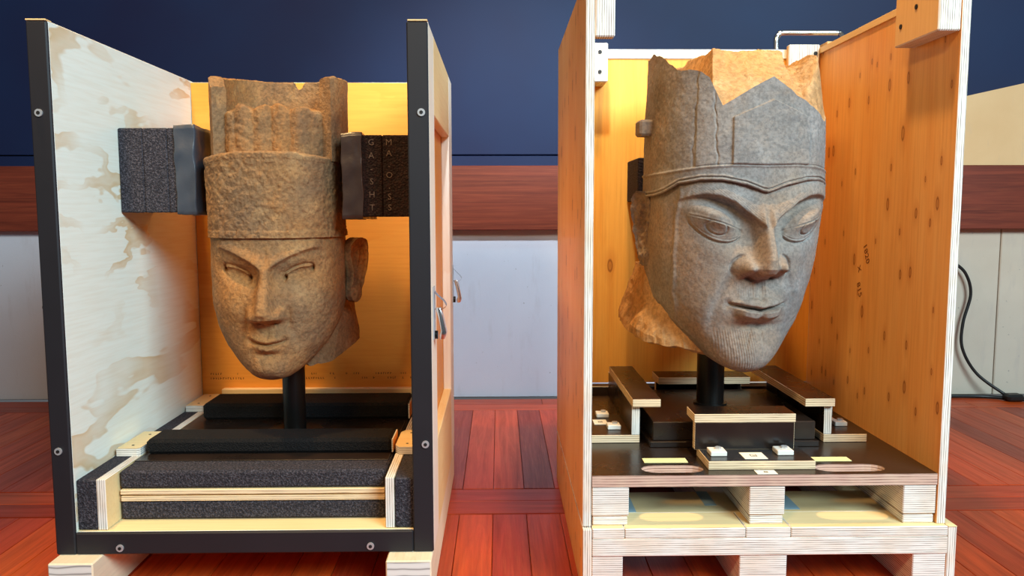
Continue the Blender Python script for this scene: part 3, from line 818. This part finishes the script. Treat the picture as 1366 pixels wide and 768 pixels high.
# fluted block in front of the back plate
nc = 300; t = np.linspace(-PI, PI, nc, endpoint=False)[None, :]
rz_ = np.concatenate([np.linspace(1.035, 1.158, 60), [1.164, 1.168, 1.171, 1.172, 1.171, 1.169]])
ro = np.concatenate([np.zeros(60), [-.001, -.004, -.010, -.022, -.05, -.09]])
x, f = section(t, .146+ro[:, None], .0, .150+ro[:, None], .11+ro[:, None], 4.2)
lob = np.abs(np.sin((x+.146)/.292*PI*6))**.8
front = sst(.05, .11, f)
f = f-(.009*(1-lob))*front-.012*sst(.085, .14, np.abs(x))*front
z = np.repeat(rz_[:, None], nc, 1)
topm = sst(1.10, 1.172, z)
z = z-topm*(.009*(1-lob)*front+.014*sst(.095, .105, np.abs(x)))+topm*.005*np.sin(x*60+1)
V = np.stack([x, f, z], -1); nv = fbm(V, 80, 4, 15)*.0022+fbm(V, 22, 3, 19)*.0012
grid_mesh('fluted_crown', np.stack([x*.95+.013+nv*np.sin(t), f+nv*np.cos(t), z+nv*.6], -1), [STONE_A], ha, True, False, True, HZ)
# tall curved back plate wrapping the crown: C-shaped wall with a notch
na = 170; ang = np.linspace(-PI+math.radians(52), PI-math.radians(52), na)        # measured from the back
prof = [(0, 0), (0, 1)]
nzr = 46
sx_, cx_ = np.sin(ang), np.cos(ang)
def wall_pts(off, zrow):
    a_, b_ = .1745+off, .195+off
    rr = (np.abs(sx_)**2.6+np.abs(cx_)**2.6)**(-1/2.6)
    X = a_*rr*sx_+.013; Fw = -b_*rr*cx_
    return X, Fw
ztop = 1.274-.026*sst(.7, 2.1, np.abs(ang))
ztop = ztop-.030*sst(1.98, 2.23, -ang)**2-.006*sst(2.1, 2.23, ang)**2
nang = .15
ztop = ztop-np.sqrt(np.clip(.020**2-((ang-nang)*.19)**2, 0, None))*1.0
rows = []
for q in np.linspace(0, 1, nzr): rows.append((0.0, q))
for q in (-.006, -.018, -.030): rows.append((q, 1.0))
for q in np.linspace(1, 0, nzr): rows.append((-.036, q))
L = []
for off_, q in rows:
    X, Fw = wall_pts(off_, q)
    rnd = .004 if off_ in (0.0, -.036) and q == 1 else 0
    L.append(np.stack([X, Fw, 1.03+(ztop-1.03)*q-rnd], -1))
V = np.array(L); nv = fbm(V, 60, 4, 25)*.0018+fbm(V, 20, 2, 29)*.002
V = V+nv[..., None]*np.array([.5, .8, .6])
ob = grid_mesh('back_plate', V, [STONE_A], ha, False, False, False, HZ)
bm = bmesh.new(); bm.from_mesh(ob.data)                                           # close the two front ends
bmesh.ops.holes_fill(bm, edges=[e for e in bm.edges if e.is_boundary], sides=0); bmesh.ops.recalc_face_normals(bm, faces=bm.faces)
bmesh.ops.triangulate(bm, faces=[f for f in bm.faces if len(f.verts) > 4])
for fc in bm.faces: fc.smooth = True
bm.to_mesh(ob.data); bm.free()
md = ob.modifiers.new('split', 'EDGE_SPLIT'); md.split_angle = math.radians(50)

def make_ear(name, parent, zb, side, base, z0, z1, wid, flare, mat, rough=.0, seed=0):
    """long carved ear: rounded outline, raised rim, hollow, hanging lobe"""
    nu, nvv = 44, 70
    v = np.linspace(0, 1, nvv)[:, None]; uu = np.linspace(-1, 1, nu)[None, :]
    half = wid/2*np.interp(v, [0, .03, .10, .22, .34, .55, .75, .90, .97, 1], [.12, .40, .60, .62, .58, .80, 1.0, .90, .58, .15])
    cen = wid*np.interp(v, [0, .2, .5, 1], [-.10, -.10, .04, .02])
    s_ = cen+half*uu; zz = z0+(z1-z0)*v+0*uu
    edge = 1-np.abs(uu)
    rim = .007*np.exp(-((edge-.16)/.13)**2)*sst(.18, .32, v)+.006*np.exp(-((1-v)/.10)**2)
    hol = -.012*np.exp(-((uu+.15)/.45)**2)*np.exp(-((v-.60)/.22)**2)
    inn = .006*np.exp(-((uu-.05-.25*(v-.6))/.13)**2)*np.exp(-((v-.66)/.14)**2)
    lobe = .007*np.exp(-((v-.14)/.13)**2)*(1-uu**2)
    h = (.014+rim+hol+inn+lobe)*np.clip(edge*6, 0, 1)**.5
    e1 = np.array([side*math.sin(flare), -math.cos(flare)]); nrm = np.array([side*math.cos(flare), math.sin(flare)])
    def pt(hh): return np.stack([base[0]+e1[0]*s_+nrm[0]*hh, base[1]+e1[1]*s_+nrm[1]*hh, zz], -1)
    Fr, Bk = pt(h), pt(-.010*np.clip(edge*6, 0, 1)**.5+0*zz)
    V = np.concatenate([Fr, Bk[:, ::-1]], 1)
    if rough: V = V+(fbm(V, 45, 4, seed)*rough)[..., None]*np.array([side*.7, .7, .2])
    else: V = V+(fbm(V, 60, 3, seed)*.001)[..., None]
    return grid_mesh(name, V, [mat], parent, True, True, True, zb)
make_ear('ear', ha, HZ, 1, (.196, -.030), .648, .828, .088, math.radians(38), STONE_A)
make_ear('ear', ha, HZ, -1, (-.176, -.085), .660, .822, .080, math.radians(6), STONE_A, .006, 75)
# broken neck behind the jaw
def rock(name, parent, zb, pts, mat, sub=4, amp=.010, seed=0, scale=18, label=None):
    bm = bmesh.new()
    for p in pts: bm.verts.new((p[0], -p[1], p[2]-zb))
    bmesh.ops.convex_hull(bm, input=list(bm.verts))
    for v in [v for v in bm.verts if not v.link_faces]: bm.verts.remove(v)
    bmesh.ops.triangulate(bm, faces=list(bm.faces))
    bmesh.ops.subdivide_edges(bm, edges=list(bm.edges), cuts=2**sub-1 if sub < 4 else 13, use_grid_fill=True)
    bmesh.ops.recalc_face_normals(bm, faces=bm.faces); bm.normal_update()
    C = np.array([v.co[:] for v in bm.verts]); Nn = np.array([v.normal[:] for v in bm.verts])
    q = fbm(C, scale, 5, seed); step = np.round(fbm(C*np.array([1, 1, 1.6]), scale*.5, 2, seed+4)*3)/3
    dsp = amp*(.7*q+.8*step)
    for v, nn, k in zip(bm.verts, Nn, dsp): v.co += Vector(nn)*float(k)
    me = bpy.data.meshes.new(name); bm.to_mesh(me); bm.free(); me.materials.append(mat)
    o = bpy.data.objects.new(name, me); COL.objects.link(o); o.parent = parent
    if label: o['label'] = label
    return o
rock('broken_neck', ha, HZ, [(-.07, -.10, .53), (.08, .05, .482), (.135, .0, .484), (.165, -.07, .505), (.200, -.12, .528), (.19, -.16, .540), (-.15, -.16, .565), (.165, -.07, .68), (.17, -.17, .70), (-.16, -.07, .68), (-.17, -.17, .70), (.0, -.20, .57), (0, -.02, .56), (0, -.2, .70)], STONE_A, 4, .006, 31, label='rough broken neck')

# ---- grey head ------------------------------------------------------
QX, QY, QZ = .6225, 2.18, .495
hb = thing('stone_head', 'larger grey stone head with broken peaked hat in the taller crate', 'sculpture', (QX, QY, QZ), 'carved stone heads', rz=math.radians(5.0))
K2 = [(.495, .010, .175, .025, .03), (.500, .034, .17, .050, .07), (.512, .057, .16, .080, .11), (.530, .080, .138, .110, .15), (.555, .106, .105, .145, .18), (.585, .134, .07, .180, .2), (.62, .163, .03, .218, .2), (.66, .185, .01, .241, .21), (.74, .206, 0, .25, .22), (.82, .2155, 0, .25, .23), (.92, .2180, 0, .25, .23), (1.0, .2180, 0, .248, .23)]
def shear(z): return .008-.070*(.95-z)
def face_b(x, z):
    s = np.abs(x); D = np.zeros_like(x)
    # brow: heavy diagonal ridge with an undercut
    bz = np.interp(s, [0, .012, .03, .055, .08, .115, .145, .17, .195], [.860, .868, .884, .902, .922, .938, .943, .940, .930])
    v = z-bz
    bmk = sst(.002, .014, s)*(1-sst(.178, .205, s))
    D += .0145*np.exp(-np.where(v > 0, v/.034, v/.0075)**2)*bmk
    D -= .032*sst(.004, -.012, v)*np.exp(-((z-bz+.028)/.036)**2)*G(s-.080, .075)*sst(.014, .030, s)
    D -= .004*G(x, .006)*G(z-.885, .02)
    # upper lid swelling between brow and eye
    u_ = s-.112; lu = .8655+.36*u_-2.3*u_*u_*0
    upl = .872+.33*u_                                      # straight sloping upper lid line
    lowc = np.clip(1-(u_/.061)**2, 0, 1)
    lol = upl-.002-.036*lowc**.75
    vv = z-upl
    wu = sst(.0, .22, lowc)
    D += .046*np.exp(-((vv-.014)/.024)**2)*G(u_-.004, .052)*sst(-.002, -.020, v)
    D += .0035*G(vv-.003, .0034)*wu
    ins = sst(-.001, .0025, -vv)*sst(-.001, .0025, z-lol)*(lowc > 0)
    ball = np.sqrt(np.clip(1-(u_/.070)**2-((z-upl+.010)/.034)**2, 0, 1))
    D += ins*(.020*ball-.0085)
    D += .0048*G(z-lol+.0025, .0036)*wu
    D -= .0050*G(z-lol+.0088, .0026)*wu
    D -= .005*G(u_+.058, .006)*G(vv+.003, .006)
    # iris ring
    ir = np.sqrt(((s-.116)/.0225)**2+((z-(upl-.013))/.0165)**2)
    D -= .0048*np.exp(-((ir-1)/.11)**2)*ins
    D += .0015*(ir < 1)*ins
    # cheek bag below the eye
    D += .008*G(s-.10, .055)*G(z-.795, .035)
    D -= .005*G(s-.060, .020)*G(z-.828, .020)
    # nose
    hN = np.interp(z, [.722, .733, .742, .750, .762, .785, .815, .845, .872, .90, .93], [0, .004, .040, .068, .080, .080, .064, .045, .030, .014, 0])
    wN = np.interp(z, [.74, .77, .80, .84, .88], [.0235, .0245, .0195, .0160, .020])
    D += hN*(.74*np.exp(-(s/wN)**3.2)+.26*G(s, wN*2.2))
    D += .050*np.exp(-((s-.0425)/.0165)**2-(np.where(z > .761, (z-.761)/.0215, (z-.761)/.0145))**2)
    D -= .015*G(s-.029, .011)*G(z-.7375, .006)
    gx = np.sqrt(((s-.043)/.030)**2+((z-.762)/.030)**2)
    D -= .009*np.exp(-((gx-1)/.14)**2)*sst(.043, .055, s)*sst(.735, .755, z)
    # folds and muzzle
    fx = np.interp(z, [.58, .62, .66, .70, .74, .76], [.093, .102, .100, .088, .074, .068])
    D -= .0040*G(s-fx, .010)*sst(.575, .61, z)*(1-sst(.745, .765, z))
    D += .006*G(s-fx-.022, .020)*sst(.585, .63, z)*(1-sst(.745, .775, z))
    D += .024*G(x, .066)*G(z-.668, .050)
    D -= .0055*G(x, .0080)*G(z-.712, .020)
    D += .0030*G(s-.014, .0055)*G(z-.712, .020)
    zm = .6635+2.2*np.minimum(s, .08)**2-.0028*G(x, .011)
    mk = 1-sst(.062, .076, s)
    top = .6880+.0020*G(s-.016, .012)-.0035*G(x, .008)-1.9*s**2
    D += .0110*sst(top+.003, top-.004, z)*sst(zm-.003, zm+.006, z)*mk*(1-.5*sst(.03, .07, s))+.006*G(z-zm-.009, .008)*G(s, .04)
    D -= .0120*G(z-zm, .0045)*mk
    lw = .6300+4.0*s**2+.0060*G(x, .010)
    D += .0230*sst(lw-.004, lw+.012, z)*(1-sst(zm-.009, zm, z))*(1-sst(.040, .064, s))*(1-.42*G(x, .008))
    D -= .0060*G(s-.073, .009)*G(z-.672, .012)
    D -= .0130*G(z-.621, .010)*G(x, .050)
    # goatee wedge
    bw = np.interp(z, [.49, .53, .57, .60, .63], [.10, .088, .070, .045, .02])
    D += .016*G(x, .075)*G(z-.545, .055)
    D += .0035*np.exp(-(s/np.maximum(bw*.35, .005))**2)*(1-sst(.60, .625, z))
    D -= .0022*G(s-.012-.55*(.615-z)*.35, .0035)*(1-sst(.605, .62, z))*sst(.55, .57, z)
    # fine combed hair lines on brow, moustache and beard
    hair = np.sin((s*1.0+(.62-z)*.22)*2*PI/.0055)*.00045*(1-sst(.600, .618, z))*(1-sst(.085, .11, s))
    hair += np.sin(s*2*PI/.0055)*.0004*sst(.69, .697, z)*(1-sst(.725, .735, z))*(1-sst(.05, .06, s))
    hair += np.sin((s*.8-z*.9)*2*PI/.0055)*.0005*np.exp(-((v-.012)/.016)**2)*bmk
    return D+hair
x, f, z, th = base_surface(K2, 2.45, 440, 560)
wf = sst(.02, .36, np.cos(th))
f = f+face_b(x, z)*wf
# raised contour of the hair line running down in front of the ear
lx = np.interp(z, [.57, .60, .62, .69, .79, .885, .95], [.115, .143, .158, .178, .188, .190, .188])
gl = .0035*G(np.abs(x)-lx, .0030)*sst(.56, .60, z)*(np.cos(th) > 0)
x = x+gl*np.sin(th); f = f+gl*np.cos(th)
z = z+.060*sst(.08, -.14, f)*(1-sst(.495, .70, z))
x = x+shear(z)
V = np.stack([x, f, z], -1); nv = fbm(V, 70, 4, 43)*.0006+fbm(V, 16, 3, 48)*.0012
x = x+nv*np.sin(th); f = f+nv*np.cos(th)
grid_mesh('face', np.stack([x, f, z], -1), [STONE_B], hb, True, True, True, QZ)
# hat wall
nc = 560; th = thetas(nc, .45)[None, :]
A, B, BB = .2215, .2560, .232
x0, f0 = section(th, A, 0, B, BB, 2.5)
lz = np.interp(np.abs(x0), [0, .012, .05, .106, .150, .190, .211, .2215], [.944, .947, .962, .974, .975, .967, .947, .938])
lz = np.where(f0 > 0, lz, .938)
deg = np.degrees(th)
ztop = np.interp(deg, [-180, -120, -88, -70, -58, -50, -44, -36, -28, -20, -10, 2.5, 15, 25, 35, 45, 60, 75, 90, 120, 180],
                 [1.315, 1.315, 1.312, 1.285, 1.252, 1.247, 1.242, 1.222, 1.152, 1.172, 1.196, 1.220, 1.188, 1.160, 1.138, 1.125, 1.15, 1.20, 1.25, 1.31, 1.325])
jag = fbm(np.stack([th*3, th*0, th*0], -1), 2.2, 4, 77)*.004*(sst(20, 34, np.abs(deg+10))+.12)
ztop = ztop+jag
nr = 230; q = np.linspace(0, 1, nr)[:, None]
z = lz+(ztop-lz)*q
x = np.repeat(x0, nr, 0); f = np.repeat(f0, nr, 0); thr_ = np.repeat(th, nr, 0)
btop = np.interp(np.abs(x0), [0, .075, .14, .195, .2215], [1.010, 1.0125, 1.010, 1.003, .998])
dz = z-lz
o = .0042*np.exp(-((dz-.004)/.0035)**2)+.0026*np.exp(-((dz-.0120)/.003)**2)-.0028*np.exp(-((dz-.0080)/.0018)**2)
o += .0015*(1-sst(-.0015, .0015, z-btop))+.0030*np.exp(-((z-btop+.003)/.0035)**2)
pent = np.minimum(np.minimum(.094-np.abs(x-.010), 1.166-.44*np.abs(x-.010)-z), z-btop)
o += .0060*sst(-.0012, .0012, pent)*(f > .1)
flat = sst(-.0015, .0015, np.minimum(.172-np.abs(x-.01)+0*z, 1))*(f > .05)
o += .0030*flat*sst(0, .004, z-btop)
for xc, sl, ph in ((-.122, -.05, 0), (-.165, .03, 1.3)):
    o -= .0030*np.exp(-((x-xc-sl*(z-1.1)-.0014*np.sin(z*75+ph)-.001*np.sin(z*190))/.0016)**2)*(z > btop)*(f > 0)
taper = 1-.035*sst(1.05, 1.33, z)
x = (x+o*np.sin(thr_))*taper; f = (f+o*np.cos(thr_))*taper
lip = np.stack([x[0]*.955, f[0]*.955, z[0]+.004], -1)[None]
V = np.stack([x, f, z], -1); nv = fbm(V, 70, 4, 53)*.0007+fbm(V, 13, 3, 58)*.0018
V = V+nv[..., None]*np.stack([np.sin(thr_), np.cos(thr_), 0*thr_], -1)
V = np.concatenate([lip, V], 0)
V[..., 0] += .004
grid_mesh('hat', V, [STONE_B], hb, True, False, False, QZ)
# broken core of the hat: ragged facets rising behind the front rim
rim = V[-1]; ns = 70; cols = []
sv = np.linspace(1, 0, ns)[:, None]
X = rim[:, 0][None]*sv; Fw = rim[:, 1][None]*sv; Zr = rim[:, 2][None]
def facet(x, f):
    p1 = 1.175+(.235-f)*1.05+.10*(x)                         # main slope facing the viewer
    p2 = 1.150+(.225-f)*.95+(x-.115)*.9+.02                  # right-hand boulder
    p2 = np.minimum(p2, 1.300-.9*np.abs(x-.165))
    p3 = 1.315+.0*x                                          # level top
    core = np.minimum(np.minimum(p1, p3), 1.20+(x+.118)*3.2) # sharp left arris
    gul = np.clip(np.abs(x-.098+.15*(f-.1))-.006, 0, .02)
    core = np.where(x > .098-.15*(f-.1), np.maximum(p2, core-.035), core)
    left = 1.235-.35*(x+.20)+.25*(-f)                        # sunken ledge behind the left wall
    left = np.minimum(left, 1.29)
    return np.maximum(core, np.minimum(left, 1.285))
H_ = facet(X, Fw)
st = np.stack([X, Fw, H_], -1)
H_ = H_+fbm(st*np.array([1, 1, .5]), 14, 5, 61)*.010+np.round(fbm(st, 11, 2, 66)*3)/3*.006
bump_ = .022*np.exp(-((X+.03)/.045)**2-((Fw+.12)/.05)**2)
H_ = H_+bump_
bl_ = sst(0, .10, 1-sv)
Zc = Zr*(1-bl_)+H_*bl_
grid_mesh('broken_core', np.stack([X, Fw, Zc], -1), [STONE_R], hb, True, False, False, QZ, smooth=False, label='pale broken stone surface')
make_ear('ear', hb, QZ, -1, (-.214, -.045), .750, .955, .090, math.radians(30), STONE_B, .010, 71)
make_ear('ear', hb, QZ, 1, (.220, -.045), .752, .955, .078, math.radians(30), STONE_B, .010, 73)
box_k = box_bm((-.250, -.02, 1.100-QZ), (-.205, .035, 1.143-QZ), .006)
me = bpy.data.meshes.new('side_knob'); box_k.to_mesh(me); box_k.free(); me.materials.append(STONE_B)
kn = bpy.data.objects.new('side_knob', me); COL.objects.link(kn); kn.parent = hb
rock('broken_neck', hb, QZ, [(-.225, .01, .556), (-.205, .05, .552), (-.15, .12, .545), (-.06, .12, .532), (.10, .06, .56), (-.250, -.18, .578), (-.240, -.22, .59), (-.205, -.08, .735), (-.205, -.2, .755), (.15, -.16, .60), (.15, -.19, .74), (-.175, .05, .70), (.10, .02, .70), (0, -.2, .59)], STONE_R, 4, .011, 81, label='pale broken neck stone')

# ------------------------------------------------------------------ cable by the wall
cb = thing('power_cable', 'black power cable hanging down the wall and trailing over the floor at right', 'cable', (2.35, 3.6, 0))
q = spline([(2.17, 3.77, .66), (2.235, 3.765, .60), (2.265, 3.765, .50), (2.235, 3.765, .36), (2.235, 3.76, .24), (2.30, 3.745, .12), (2.40, 3.70, .035), (2.44, 3.67, .012)], 10)
finish(tube_bm(q, .0075, 8), 'cord', [CABLE], cb, True)
q = spline([(2.06, 3.74, .009), (2.20, 3.735, .009), (2.34, 3.72, .009), (2.44, 3.665, .010), (2.56, 3.62, .009), (2.75, 3.57, .009), (2.95, 3.53, .009)], 10)
finish(tube_bm(q, .0085, 8), 'cord', [CABLE], cb, True)
box('plug', cb, (2.395, 3.635, .001), (2.475, 3.695, .035), CABLE, .010)
